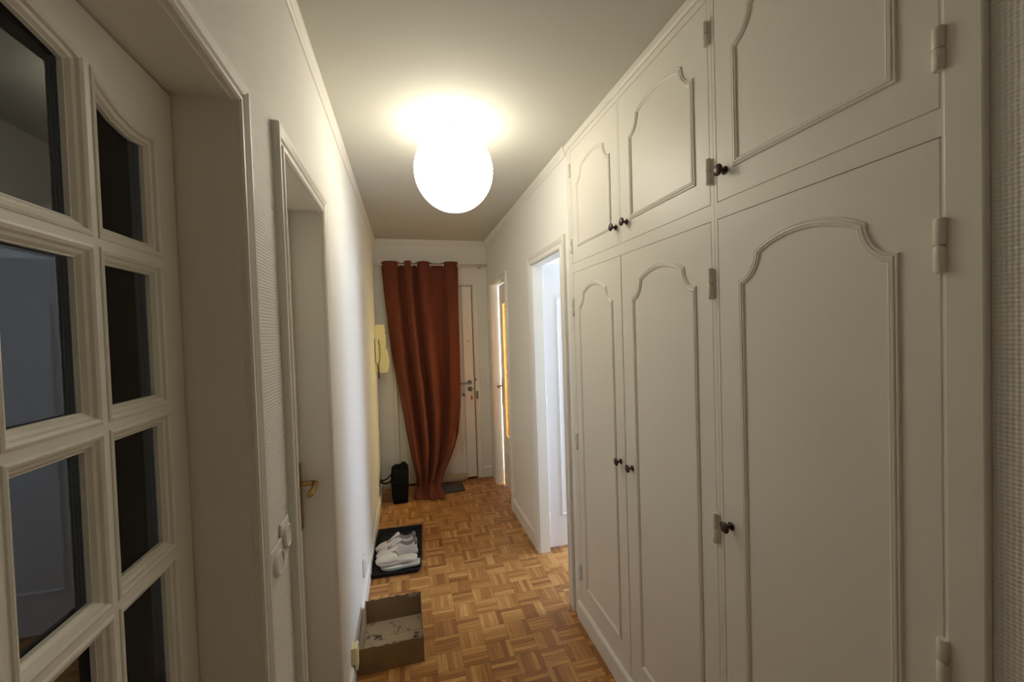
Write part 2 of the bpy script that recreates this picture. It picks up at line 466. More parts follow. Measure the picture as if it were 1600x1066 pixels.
# ------------------------------------------------------------------ panel outlines and mouldings
def panel_path(u0, u1, v0, vs, vc, vt, inset=.052, n=8):
    """rectangle whose top has concave notched shoulders and a low arch (counter-clockwise)"""
    p = [(u0, v0), (u1, v0), (u1, vs)]
    # concave quarter from (u1,vs) to (u1-inset,vc), centre near (u1, vc)
    for k in range(1, n):
        a = PI/2*k/n
        p.append((u1-inset*math.sin(a), vc-(vc-vs)*math.cos(a)))
    a0, a1 = u1-inset, u0+inset
    p.append((a0, vc))
    m = 12
    for k in range(1, m):
        t = k/m; s = math.sin(PI*t)
        p.append((a0+(a1-a0)*t, vc+(vt-vc)*(s**.8)))
    p.append((a1, vc))
    for k in range(n-1, 0, -1):
        a = PI/2*k/n
        p.append((u0+inset*math.sin(a), vc-(vc-vs)*math.cos(a)))
    p.append((u0, vs))
    return p
MOULD = [(0, 0), (.001, .003), (.0025, .0045), (.0045, .0045), (.006, .0028), (.008, .0055), (.0115, .006), (.0135, .0036), (.0155, .0045), (.0175, .0035), (.020, 0)]
def rect(a, b, c, d): return [(a, c), (b, c), (b, d), (a, d)]

def knob(parent, y, z, x=XR):
    mb = MB().lathe((x, y, z), (-1, 0, 0), [(0, .0105), (.002, .0115), (.0035, .009), (.006, .0055), (.012, .0045), (.016, .0065),
        (.0185, .0120), (.021, .0155), (.0235, .0160), (.0265, .0135), (.0285, .007), (.029, 0)], 24)
    return obj('knob', mb, M_BRONZE, parent, smooth=True, label='small round dark bronze knob')
def hinge(parent, y, z0, z1, x=XR):
    m = (z0+z1)/2; mb = MB(); c = x-.006
    for a, b in ((z0, m-.0008), (m+.0008, z1)):
        r = .0085; mb.lathe((c, y, a), (0, 0, 1), [(0, r*.8), (.003, r), (b-a-.003, r), (b-a, r*.8)], 14)
    mb.lathe((c, y, z0+.002), (0, 0, 1), [(0, .004), (z1-z0-.004, .004)], 8)
    mb.box((x-.003, y-.012, z0+.004), (x, y+.012, z1-.004))
    return obj('hinge', mb, M_CAB, parent, smooth=True)

def cab_door(parent, y0, y1, z0, z1, pan, kn, hy, hz, lab=None):
    g = .0013
    d = obj('door', MB().box((XR+.018, y0+g, z0+g), (XR, y1-g, z1-g)), M_CAB, parent, bevel=.0018)
    obj('panel_moulding', MB().sweep(panel_path(*pan), MOULD, right()), M_CAB, d)
    knob(d, *kn)
    for (a, b) in hz: hinge(d, hy, a, b)
    return d

def cabinet(label, ya, yb, za, zb, doors, name='built_in_wardrobe'):
    r = thing(name, label, 'wardrobe' if name == 'built_in_wardrobe' else 'cupboard', (XR+.25, (ya+yb)/2, za))
    holes = [rect(d[0], d[1], d[2], d[3]) for d in doors]
    # neighbouring doors share one hole
    if len(doors) == 2 and abs(doors[0][1]-doors[1][0]) < .004:
        holes = [rect(doors[0][0], doors[1][1], doors[0][2], doors[0][3])]
    obj('face_frame', MB().plate(rect(ya, yb, za, zb), holes, right(), -.02, 0), M_CAB, r)
    c = MB().plate(rect(ya+.002, yb-.002, za+.002, zb-.002), [], right(), -.03, -.0215)
    c.box((XR+.03, ya+.002, za+.002), (1.35, ya+.02, zb-.002)).box((XR+.03, yb-.02, za+.002), (1.35, yb-.002, zb-.002))
    c.box((1.335, ya+.02, za+.002), (1.35, yb-.02, zb-.002))
    c.box((XR+.03, ya+.02, za+.002), (1.335, yb-.02, za+.02)).box((XR+.03, ya+.02, zb-.02), (1.335, yb-.02, zb-.002))
    obj('carcass', c, M_CAB, r)
    for d in doors: cab_door(r, *d)
    return r
ZL0, ZL1, ZU0, ZU1, ZM = .10, 1.832, 1.877, 2.446, 1.854
PB, PS, PC, PT = .208, 1.658, 1.723, 1.761
UB, US, UC, UT = 1.952, 2.268, 2.333, 2.362
hl = [(1.612, 1.700), (.915, 1.003), (.226, .312)]
hu = [(2.318, 2.384), (1.934, 2.006)]
hzC = [(1.612, 1.700), (.935, 1.010), (.226, .312)]
cabinet('tall white two-door built-in wardrobe beside the open doorway', .9765, 2.018, .0, ZM, [
    (.9885, 1.494, ZL0, ZL1, (1.054, 1.415, PB, PS, PC, PT), (1.445, .986), .989, hl),
    (1.496, 1.980, ZL0, ZL1, (1.567, 1.918, PB, PS, PC, PT), (1.535, .986), 1.981, hl)])
cabinet('white two-door upper cupboard above the two-door wardrobe', .9765, 2.018, ZM, 2.47, [
    (.9885, 1.489, ZU0, ZU1, (1.048, 1.415, UB, US, UC, UT), (1.442, 1.951), .989, hu),
    (1.501, 1.980, ZU0, ZU1, (1.562, 1.913, UB, US, UC, UT), (1.528, 1.951), 1.981, hu)], 'upper_cupboard')
cabinet('tall white single-door built-in wardrobe, nearest, at the right of the picture', .47, .9755, .0, ZM, [
    (.4735, .965, ZL0, ZL1, (.532, .894, PB, PS, PC, PT), (.936, .986), .4725, hzC)])
cabinet('white single-door upper cupboard with one knob, nearest, above the single-door wardrobe', .47, .9755, ZM, 2.47, [
    (.4735, .965, ZU0, ZU1, (.532, .906, UB, US, UC, UT), (.934, 1.954), .4725, [(2.318, 2.384), (1.934, 2.003)])], 'upper_cupboard')
# top rail and side trim of the fitted wardrobes
struct('trim_4', MB().sweep([(.43, 2.4995), (2.03, 2.4995)], [(-.029, 0), (-.029, .004), (-.022, .010), (0, .010), (0, 0)], right(), closed=False), M_CAB, 'narrow painted rail between the upper cupboards and the ceiling')
struct('trim_5', MB().box((XR-.004, .4205, .0), (.90, .4695, 2.49)), M_CAB, 'vertical painted trim board ending the wardrobes', bevel=.003)

# ------------------------------------------------------------------ door casings
CAS = [(0, 0), (0, .010), (.004, .014), (.012, .014), (.016, .009), (.026, .008), (.030, .012), (.044, .017), (.052, .017), (.054, .014), (.054, 0)]
def casing(parent, basis, u0, u1, z, w=1.0, flip=False, label=None):
    # path runs so that the left normal points away from the opening
    path = [(u1, 0.001), (u1, z), (u0, z), (u0, 0.001)]
    prof = [(-o*w, h) for (o, h) in CAS]
    return obj('casing', MB().sweep(path, prof, basis, closed=False), M_TRIM, parent, label=label)
def jamb(parent, basis, u0, u1, z, depth, t=.012, m=None):
    mb = MB()
    pts = [(u0-0.001, 0.001), (u0-.001, z+.001), (u1+.001, z+.001), (u1+.001, 0.001), (u1-t, 0.001), (u1-t, z-t), (u0+t, z-t), (u0+t, 0.001)]
    mb.plate(pts, [], basis, -depth, .0005)
    return obj('door_frame', mb, m or M_TRIM, parent)

# ---------- door_1: glazed door
d1 = thing('door_1', 'glazed interior door with small dark panes, nearest on the left wall', None, (XL, .38, 0), kind='structure')
casing(d1, left(), G1[0], G1[1], G1[3], .7)
jamb(d1, left(), G1[0], G1[1], G1[3], .15, .004, M_GDOOR)
GX = -.375
LY0, LY1, LZ0, LZ1 = G1[0]+.006, .832, .012, 1.960
cols = []
yy = .785
pitch = .147
for k in range(5):
    cols.append((yy-.145+.002, yy)); yy -= pitch+.0
# column k spans y; the pane moulding edge-to-edge with thin bars between
cols = [(.643, .783), (.490, .631), (.337, .478), (.184, .325), (.031, .172)]
cols = [(.643, .783), (.372, .631), (.232, .360), (.0, .001)]
cols = [(.643, .783), (.495, .631), (.347, .483), (.199, .335), (.045, .187)]
rows_z = [(1.440+.235*0-.0, 1.664), (1.206, 1.428), (.972, 1.194), (.738, .960)]
def top_z(y):                      # lower edge of the arched top rail
    c = .41; d = abs(y-c)
    pts = [(0, 1.935), (.06, 1.930), (.14, 1.912), (.195, 1.903), (.235, 1.893), (.262, 1.878), (.29, 1.866), (.325, 1.860), (.373, 1.866)]
    for (a, za), (b_, zb) in zip(pts, pts[1:]):
        if a <= d <= b_: return za+(zb-za)*(d-a)/(b_-a)
    return 1.866
openings = []
for (a, b_) in cols:
    p = [(a, 1.676), (b_, 1.676)]
    n = 10
    for k in range(n+1): y = b_+(a-b_)*k/n; p.append((y, top_z(y)))
    openings.append(p)
    for (z0, z1) in rows_z: openings.append(rect(a, b_, z0, z1))
leaf = obj('leaf', MB().plate(rect(LY0, LY1, LZ0, LZ1), openings, left(GX), -.036, 0), M_GDOOR, d1)
PM = [(-.001, 0), (.0, .0015), (.003, .0025), (.007, .0005), (.009, -.003), (.013, -.0045), (.0165, -.009), (.018, -.009), (.018, -.015), (-.001, -.015)]
for p in openings:
    obj('pane_moulding', MB().sweep(p, PM, left(GX)), M_GDOOR, leaf)
    us = [q[0] for q in p]; vs_ = [q[1] for q in p]
    mb = MB().plate([(min(us)+.004 if q[0] < sum(us)/len(us) else max(us)-.004, q[1]+(.003 if q[1] < min(vs_)+.02 else -.004)) if len(p) == 4 else
                     (min(max(q[0], min(us)+.004), max(us)-.004), q[1]+(.003 if q[1] < min(vs_)+.02 else -.004)) for q in p], [], left(GX), -.0205, -.0165)
    obj('pane', mb, M_GLASS, leaf)
# lower solid panel of the glazed door (below the picture)
obj('lower_panel_moulding', MB().sweep(rect(.06, .77, .14, .66), MOULD, left(GX)), M_GDOOR, leaf)
# ---------- door_2: plain moulded door, closed
d2 = thing('door_2', 'narrow closed white door with aged brass handle on the left wall', None, (XL, 1.36, 0), kind='structure')
casing(d2, left(), G2[0], G2[1], G2[3], 1.0)
jamb(d2, left(), G2[0], G2[1], G2[3], .15, .004)
DX = -.383
l2 = obj('leaf', MB().box((DX, G2[0]+.007, .008), (DX-.036, G2[1]-.007, G2[3]-.007)), M_DOOR, d2, bevel=.0015)
obj('panel_moulding', MB().sweep(panel_path(1.20, 1.535, .25, 1.735, 1.80, 1.838), MOULD, left(DX)), M_DOOR, l2)
PLY = 1.585
mb = MB().box((DX, PLY-.017, .862), (DX+.005, PLY+.017, 1.098))
hp = obj('handle_plate', mb, M_BRASS, l2, bevel=.002, label='tall narrow aged brass plate')
mb = MB().lathe((DX+.005, PLY, 1.025), (1, 0, 0), [(0, .012), (.004, .012), (.006, .0085), (.042, .0085), (.046, .007)], 16)
mb.tube([(DX+.045, PLY, 1.025), (DX+.054, PLY-.006, 1.025), (DX+.056, PLY-.03, 1.022), (DX+.054, PLY-.065, 1.017), (DX+.052, PLY-.088, 1.014)], [.008, .0095, .009, .0095, .011], 12)
mb.lathe((DX+.005, PLY, .915), (1, 0, 0), [(0, .004), (.001, .004)], 10)
obj('lever_handle', mb, M_BRASS, l2, smooth=True, label='aged brass lever')

# ---------- door_3: open door of the bright side room
d3 = thing('door_3', 'open white door seen through the bright doorway beside the wardrobes', None, (XR, 2.4, 0), kind='structure')
casing(d3, right(), G3[0], G3[1], G3[3], 1.25)
jamb(d3, right(), G3[0], G3[1], G3[3], .070, .006)
l3 = obj('leaf', MB().box((.919, 2.700, .02), (1.50, 2.736, 2.0)), M_DDOOR, d3, bevel=.002)
obj('panel_moulding', MB().sweep(panel_path(1.012, 1.43, .232, 1.765, 1.83, 1.865), MOULD, front(2.700)), M_DDOOR, l3)
for z in (.19, 1.0, 1.80):
    mb = MB().lathe((.9225, 2.692, z), (0, 0, 1), [(0, .005), (.002, .0062), (.0395, .0062), (.0405, .005), (.0415, .0062), (.08, .0062), (.082, .005)], 12)
    mb.box((.9165, 2.684, z+.002), (.919, 2.70, z+.08))
    obj('hinge', mb, M_DOOR, l3, smooth=True)

# ---------- door_4: amber glass door, ajar
d4 = thing('door_4', 'white door with tall amber textured glass, slightly ajar near the entrance', None, (XR, 3.78, 0), kind='structure')
casing(d4, right(), G4[0], G4[1], G4[3], .9)
jamb(d4, right(), G4[0], G4[1], G4[3], .070, .004)
hx, hy = .901, 3.446
th = math.radians(1.65)
def b4(u, v, h):                   # u runs from hinge to latch, h towards the corridor
    return (hx+math.sin(th)*u-math.cos(th)*h, hy+math.cos(th)*u+math.sin(th)*h, v)
l4 = obj('leaf', MB().plate(rect(0, .594, .012, 2.003), [rect(.13, .500, .50, 1.83)], b4, -.034, 0), M_DOOR, d4)
obj('pane_moulding', MB().sweep(rect(.13, .500, .50, 1.83), PM, b4), M_DOOR, l4)
ap = obj('pane', MB().plate(rect(.134, .496, .504, 1.826), [], b4, -.018, -.013), M_AMBER, l4, label='orange textured glass')
ap.data.materials.append(M_GLASS)
for pf in ap.data.polygons: pf.material_index = 0 if pf.normal.x < -.5 else 1
obj('panel_moulding', MB().sweep(rect(.10, .52, .12, .375), MOULD, b4), M_DOOR, l4)
obj('handle_plate', MB().plate(rect(.548, .580, .815, 1.072), [], b4, 0, .004), M_BRASS, l4, bevel=.001)
p0 = Vector(b4(.564, 1.0, .004)); ax = (Vector(b4(0, 0, 1))-Vector(b4(0, 0, 0)))
mb = MB().lathe(p0, ax, [(0, .011), (.004, .011), (.006, .007), (.036, .007)], 14)
mb.tube([b4(.564, 1.0, .036), b4(.562, 1.0, .046), b4(.54, .998, .050), b4(.475, .993, .048)], [.007, .0085, .008, .009], 10)
obj('lever_handle', mb, M_BRASS, l4, smooth=True, label='aged brass lever')

# ---------- door_5: entrance door
d5 = thing('door_5', 'closed white entrance door behind the rust curtain', None, (.29, YF, 0), kind='structure')
casing(d5, front(), G5[0], G5[1], G5[3], .95)
jamb(d5, front(), G5[0], G5[1], G5[3], .15, .006)
EY = YF+.012
bE = front(EY)
l5 = obj('leaf', MB().box((G5[0]+.008, EY, .014), (G5[1]-.010, EY+.04, G5[3]-.010)), M_DOOR, d5, bevel=.001)
obj('panel_moulding', MB().sweep(rect(.01, .54, .26, 1.80), MOULD, bE), M_DOOR, l5)
obj('lock_cover', MB().box((.578, EY-.021, .020), (G5[1]-.012, EY-.0005, G5[3]-.014)), M_DOOR, l5, bevel=.002, label='raised vertical lock cover strip')
obj('weather_strip', MB().box((G5[0]+.01, YF-.012, G5[3]-.0135), (G5[1]-.004, YF+.01, G5[3]-.0065)), M_STEEL, l5)
obj('gap_shade_strip', MB().box((G5[1]-.0115, YF-.010, .014), (G5[1]-.0065, YF+.010, G5[3]-.014)), M_BLACK, l5)  # black strip painting the shade in the gap beside the leaf
yl = EY-.021
mb = MB().lathe((.632, yl, 1.020), (0, -1, 0), [(0, .024), (.004, .025), (.007, .022), (.0075, .010), (.038, .009)], 24)
mb.tube([(.632, yl-.038, 1.020), (.625, yl-.048, 1.020), (.60, yl-.050, 1.020), (.535, yl-.048, 1.018), (.522, yl-.046, 1.018)], [.0085, .009, .0085, .0095, .008], 12)
obj('lever_handle', mb, M_STEEL, l5, smooth=True, label='chrome lever handle on round rose')
mb = MB().lathe((.634, yl, .952), (0, -1, 0), [(0, .025), (.005, .026), (.011, .020), (.011, .010), (.017, .009)], 24)
obj('lock_cylinder', mb, M_STEEL, l5, smooth=True)
mb = MB().lathe((.566, EY, .893), (0, -1, 0), [(0, .013), (.004, .013), (.006, .006), (.018, .006), (.022, .013), (.032, .014), (.036, .009)], 20)
obj('door_knob', mb, M_STEEL, l5, smooth=True)
mb = MB().lathe((.625, yl, 1.455), (0, -1, 0), [(0, .008), (.003, .008), (.004, .005), (.0041, .0)], 16)
obj('peephole', mb, M_STEEL, l5, smooth=True)
obj('strike_plate', MB().box((.6925, YF-.0205, .845), (.716, YF-.014, .925)), M_STEEL, d5, bevel=.001)
obj('latch_catch', MB().box((.6915, YF-.019, 1.03), (.701, YF-.011, 1.06)), M_BLACK, d5, bevel=.001)
# keys hanging in the lock
ky = yl-.017
kr = thing('key_ring', 'key in the entrance door lock with a red tag on its ring', 'keys', (.634, ky, .952))
obj('key', MB().box((.632, ky-.022, .949), (.636, ky+.0, .955)).lathe((.634, ky-.034, .943), (1, 0, 0), [(-.0015, .013), (.0015, .013)], 16), M_BLACK, kr)
obj('ring', MB().tube([(.640+.004*math.cos(t), ky-.034, .917+.014*math.sin(t)) for t in [2*PI*k/14 for k in range(14)]], .0014, 6, True), M_CHROME, kr)
obj('chain', MB().tube([(.642+.002*math.cos(t), ky-.034, .895+.009*math.sin(t)) for t in [2*PI*k/12 for k in range(12)]], .0013, 6, True), M_CHROME, kr)
obj('red_tag', MB().box((.632, ky-.037, .842), (.648, ky-.031, .888)), M_RED, kr, bevel=.002, label='red plastic tag')

# ------------------------------------------------------------------ lamp
LX, LY, LZ, LR = .2438, 1.93, 2.294, .1795
lamp = thing('pendant_lamp', 'lit white round paper lantern hanging under the ceiling', 'lamp', (LX, LY, H))
rings = []; N = 72; NV = 64
for i in range(NV+1):
    ph = .72+(PI-.72-.16)*i/NV
    rr = LR*math.sin(ph)
    ang = i/NV*22*2*PI
    bulge = 1+.013*math.cos(ang)
    rings.append([(LX+rr*bulge*math.cos(2*PI*k/N), LY+rr*bulge*math.sin(2*PI*k/N), LZ+LR*1.045*math.cos(ph)) for k in range(N)])
sh = obj('paper_shade', MB().loft(rings, True, False, False), M_SHADE, lamp, smooth=True)
inner = [[(LX+(p[0]-LX)*.985, LY+(p[1]-LY)*.985, LZ+(p[2]-LZ)*.985) for p in ring[::3]] for ring in rings[::2]]
obj('glow_block_shell', MB().loft(inner, True, False, False), mat('white_paper', (.8, .78, .74), .9), lamp, smooth=True)  # unseen shell added to keep the shade's inner glow off the ceiling
for end, z in ((0, rings[0][0][2]), (1, rings[-1][0][2])):
    r = LR*math.sin(.72 if end == 0 else .16)
    obj('wire_ring', MB().tube([(LX+r*math.cos(2*PI*k/24), LY+r*math.sin(2*PI*k/24), z) for k in range(24)], .0012, 6, True), M_CHROME, lamp)
obj('cord', MB().tube([(LX, LY, LZ+.045), (LX, LY, H-.012)], .003, 8), M_PLASTIC, lamp)
obj('ceiling_cap', MB().lathe((LX, LY, H-.001), (0, 0, -1), [(0, .022), (.012, .020), (.016, .006)], 20), M_PLASTIC, lamp, smooth=True)
obj('bulb', MB().lathe((LX, LY, LZ+.045), (0, 0, -1), [(0, .012), (.02, .013), (.035, .022), (.055, .03), (.075, .027), (.09, .014), (.094, .001)], 20), M_PLASTIC, lamp, smooth=True)
pl = bpy.data.lights.new('bulb_light', 'POINT'); pl.energy = LAMP_BULB; pl.color = LAMP_COLOR; pl.shadow_soft_size = .03
plo = bpy.data.objects.new('bulb_light', pl); COL.objects.link(plo); plo.location = (LX+.04, LY, LZ+.085)

# ------------------------------------------------------------------ curtain rod and curtain
RY, RZ = 4.205, 2.232
rod = thing('curtain_rod', 'brushed steel curtain rod above the entrance door', 'curtain rod', (.29, RY, RZ))
obj('rod_tube', MB().lathe((XL+.002, RY, RZ), (1, 0, 0), [(0, .0085), (1.0, .0085)], 16), M_CHROME, rod, smooth=True)
obj('rod_end', MB().lathe((.715, RY, RZ), (1, 0, 0), [(0, .0105), (.004, .011), (.125, .011), (.128, .009)], 16), M_CHROME, rod, smooth=True)
for bxx in (XL+.03, .775):
    mb = MB().lathe((bxx, RY+.009, RZ-.004), (0, 1, 0), [(0, .006), (YF-RY-.009, .006)], 12)
    mb.lathe((bxx, YF-.001, RZ-.004), (0, -1, 0), [(0, .02), (.004, .02), (.006, .012)], 16)
    mb.lathe((bxx-.008, RY, RZ), (1, 0, 0), [(0, .0135), (.016, .0135)], 16)
    mb.box((bxx-.005, RY-.006, RZ-.032), (bxx+.005, RY+.006, RZ-.010))
    obj('bracket', mb, M_CHROME, rod, smooth=True)

def px2x(px): return -.203+(px-597)*.00637
eye_px = [597.5, 621, 632, 640, 649.5, 669, 691, 711]
eye_x = [px2x(p) for p in eye_px]
curt = thing('curtain', 'rust brown eyelet curtain hanging in folds and bunched on the floor', 'curtain', (.15, RY, 0))
# top line: knots (x, y offset); negative = towards the viewer
knots = [(px2x(596), .012), (eye_x[0], 0), (px2x(601), -.030), (px2x(609), -.044), (px2x(617), -.030), (eye_x[1], 0), (px2x(625), .024), (px2x(629), .014),
         (px2x(631), -.03), (px2x(632), -.055), (px2x(636), -.066), (px2x(639), -.055), (px2x(640), -.02), (px2x(642), .024), (px2x(646), .024), (eye_x[4], 0), (px2x(653), -.032), (px2x(659), -.046),
         (px2x(665), -.032), (eye_x[5], 0), (px2x(675), .028), (px2x(681), .034), (px2x(687), .026), (eye_x[6], 0), (px2x(695), -.032), (px2x(701), -.044), (px2x(708), -.034), (px2x(713), -.006), (px2x(712), .018)]
def catmull(K, n):
    out = []
    m = len(K)
    for i in range(m-1):
        p0, p1, p2, p3 = K[max(i-1, 0)], K[i], K[i+1], K[min(i+2, m-1)]
        for k in range(n):
            t = k/n
            out.append(tuple(.5*((2*p1[c])+(-p0[c]+p2[c])*t+(2*p0[c]-5*p1[c]+4*p2[c]-p3[c])*t*t+(-p0[c]+3*p1[c]-3*p2[c]+p3[c])*t**3) for c in (0, 1)))
    out.append(K[-1]); return out
top = catmull(knots, 5)
XT0, XT1 = px2x(596), px2x(713)
# outline of the cloth: (v, left x, right x, centre y shift, z)
outl = [(0.00, -.208, .536, .0, 2.262), (.06, -.200, .534, .0, 2.13), (.15, -.188, .530, 0, 1.93), (.3, -.162, .530, -.005, 1.60), (.45, -.128, .530, -.01, 1.25), (.55, -.095, .526, -.02, 1.03),
        (.65, -.062, .512, -.035, .80), (.74, -.030, .480, -.06, .58), (.82, .000, .432, -.095, .40), (.88, .025, .365, -.13, .26), (.93, .050, .300, -.17, .13), (.965, .050, .268, -.20, .060), (.985, .030, .278, -.24, .030), (1.0, .015, .292, -.30, .012), (1.02, .025, .300, -.335, .002)]
def lerp_row(v):
    for a, b_ in zip(outl, outl[1:]):
        if a[0] <= v <= b_[0]:
            t = (v-a[0])/(b_[0]-a[0]); return [a[k]+(b_[k]-a[k])*t for k in range(1, 5)]
    return list(outl[-1][1:])
NVR = 110
def smoothstep(a, b_, x):
    t = min(max((x-a)/(b_-a), 0), 1); return t*t*(3-2*t)
NU = len(top)
grid = []
for iv in range(NVR+1):
    v = 1.02*iv/NVR
    xl, xr, ys, z = lerp_row(v)
    row = []
    for iu, (tx, ty) in enumerate(top):
        u = (tx-XT0)/(XT1-XT0)
        ui = iu/(NU-1)
        k = .55*smoothstep(.1, .9, v)
        uu = u*(1-k)+ui*k                 # evenly spread cloth lower down
        x = xl+(xr-xl)*uu
        # folds: inherited from the heading, changing slowly into rounder drape folds
        low = .034*math.sin(2*PI*(ui*4.2+.10)+.9*math.sin(v*3))+.014*math.sin(2*PI*(ui*8.7+.3)+v*4)
        k2 = smoothstep(.12, .6, v)
        y = ty*(1-.15*k2)*(1-.75*smoothstep(.55, .95, v)) + low*k2*(.55+.45*smoothstep(.3, .8, v))*(1-.85*smoothstep(.88, .99, v))
        x += .010*k*math.sin(2*PI*ui*5+3*v)
        zz = z
        if v < .06: zz = z - .010*smoothstep(-.02, .03, ty)*(1-v/.06)
        if v > .88:                       # the bottom lies crumpled on the floor
            w = smoothstep(.88, .99, v)
            w2 = w*(1-smoothstep(.985, 1.02, v))
            zz = z + w2*(.030*(1+math.sin(ui*6.5+v*22))*.5+.012*math.sin(ui*15+v*31)) + .004
            y += w*(.018*math.sin(ui*5+1) - .05*(ui-.5))
            x += w*(.006*math.sin(ui*9+v*25))
        # a tuck pulled up on the right, seen as a slanting fold
        tuck = math.exp(-((v-.76-.34*(1-ui))/.035)**2)*smoothstep(.45, .8, ui)
        y -= .055*tuck
        row.append((x, RY+ys+y, max(zz, .004)))
    grid.append(row)
vs = [p for r in grid for p in r]; fs = []
for i in range(NVR):
    for j in range(NU-1): fs.append((i*NU+j, i*NU+j+1, (i+1)*NU+j+1, (i+1)*NU+j))
co = obj('cloth', MB().add(vs, fs), M_CURT, curt, smooth=True, recalc=False)
sol = co.modifiers.new('thickness', 'SOLIDIFY'); sol.thickness = .003; sol.offset = 0
for k, ex in enumerate(eye_x):
    tilt = .35*(1 if k % 2 else -1)
    c = Vector((ex, RY, RZ)); a = Vector((math.cos(tilt), math.sin(tilt), 0)); b_ = Vector((-math.sin(tilt), math.cos(tilt), 0))
    pts = [c+(b_*math.cos(t)+Vector((0, 0, 1))*math.sin(t))*.021-Vector((0, 0, .006)) for t in [2*PI*q/20 for q in range(20)]]
    obj('eyelet', MB().tube(pts, .0038, 8, True), M_CHROME, curt, smooth=True)

# ------------------------------------------------------------------ draught excluder, mats
de = MB()
rr = []
for i in range(25):
    t = i/24; x = .10+.475*t; r = .036*(min(1, 5*min(t, 1-t)+.55))
    rr.append([(x, 4.236+r*.9*math.cos(a)+.004*math.sin(t*9), .046+.002*math.sin(t*14)+r*1.15*math.sin(a)) for a in [2*PI*k/14 for k in range(14)]])
de.loft(rr)
tag(obj('draught_excluder', de, M_BEIGE, smooth=True, origin=(.34, 4.236, 0)), 'beige cloth draught excluder roll at the foot of the entrance door', 'draught excluder')
dm = thing('doormat', 'small grey doormat with dark border in front of the entrance door', 'mat', (.36, 4.08, 0))
obj('border', MB().plate([(.20, 3.955), (.503, 3.985), (.503, 4.19), (.20, 4.19)], [], lambda u, v, h: (u, v, h), .0008, .005), M_MATB, dm)
obj('pile', MB().plate([(.205, 3.965), (.493, 3.994), (.493, 4.182), (.205, 4.182)], [], lambda u, v, h: (u, v, h), .0052, .008), M_MAT, dm)

# ------------------------------------------------------------------ shoe tray
def rot2(c, s_, ox, oy): return lambda x, y, z: (ox+c*x-s_*y, oy+s_*x+c*y, z)
tang = math.radians(-2.5)
T = rot2(math.cos(tang), math.sin(tang), -.108, 3.018)
def ring_rect(hx_, hy_, z, r=.02, n=4):
    pts = []
    for (cx, cy_, a0) in ((hx_-r, hy_-r, 0), (-hx_+r, hy_-r, PI/2), (-hx_+r, -hy_+r, PI), (hx_-r, -hy_+r, 1.5*PI)):
        for k in range(n+1):
            a = a0+PI/2*k/n; pts.append(T(cx+r*math.cos(a), cy_+r*math.sin(a), z))
    return pts
mb = MB().loft([ring_rect(.148, .300, .0005), ring_rect(.156, .306, .012), ring_rect(.163, .314, .030), ring_rect(.166, .317, .031), ring_rect(.166, .317, .029+.004),
                ring_rect(.160, .311, .033), ring_rect(.155, .305, .030), ring_rect(.148, .298, .008), ring_rect(.140, .290, .0055)], True, True, True)
tag(obj('shoe_tray', mb, M_TRAY, smooth=True, origin=(-.108, 3.018, 0)), 'black rectangular plastic shoe tray on the floor by the left wall', 'tray')
TZ = .0068

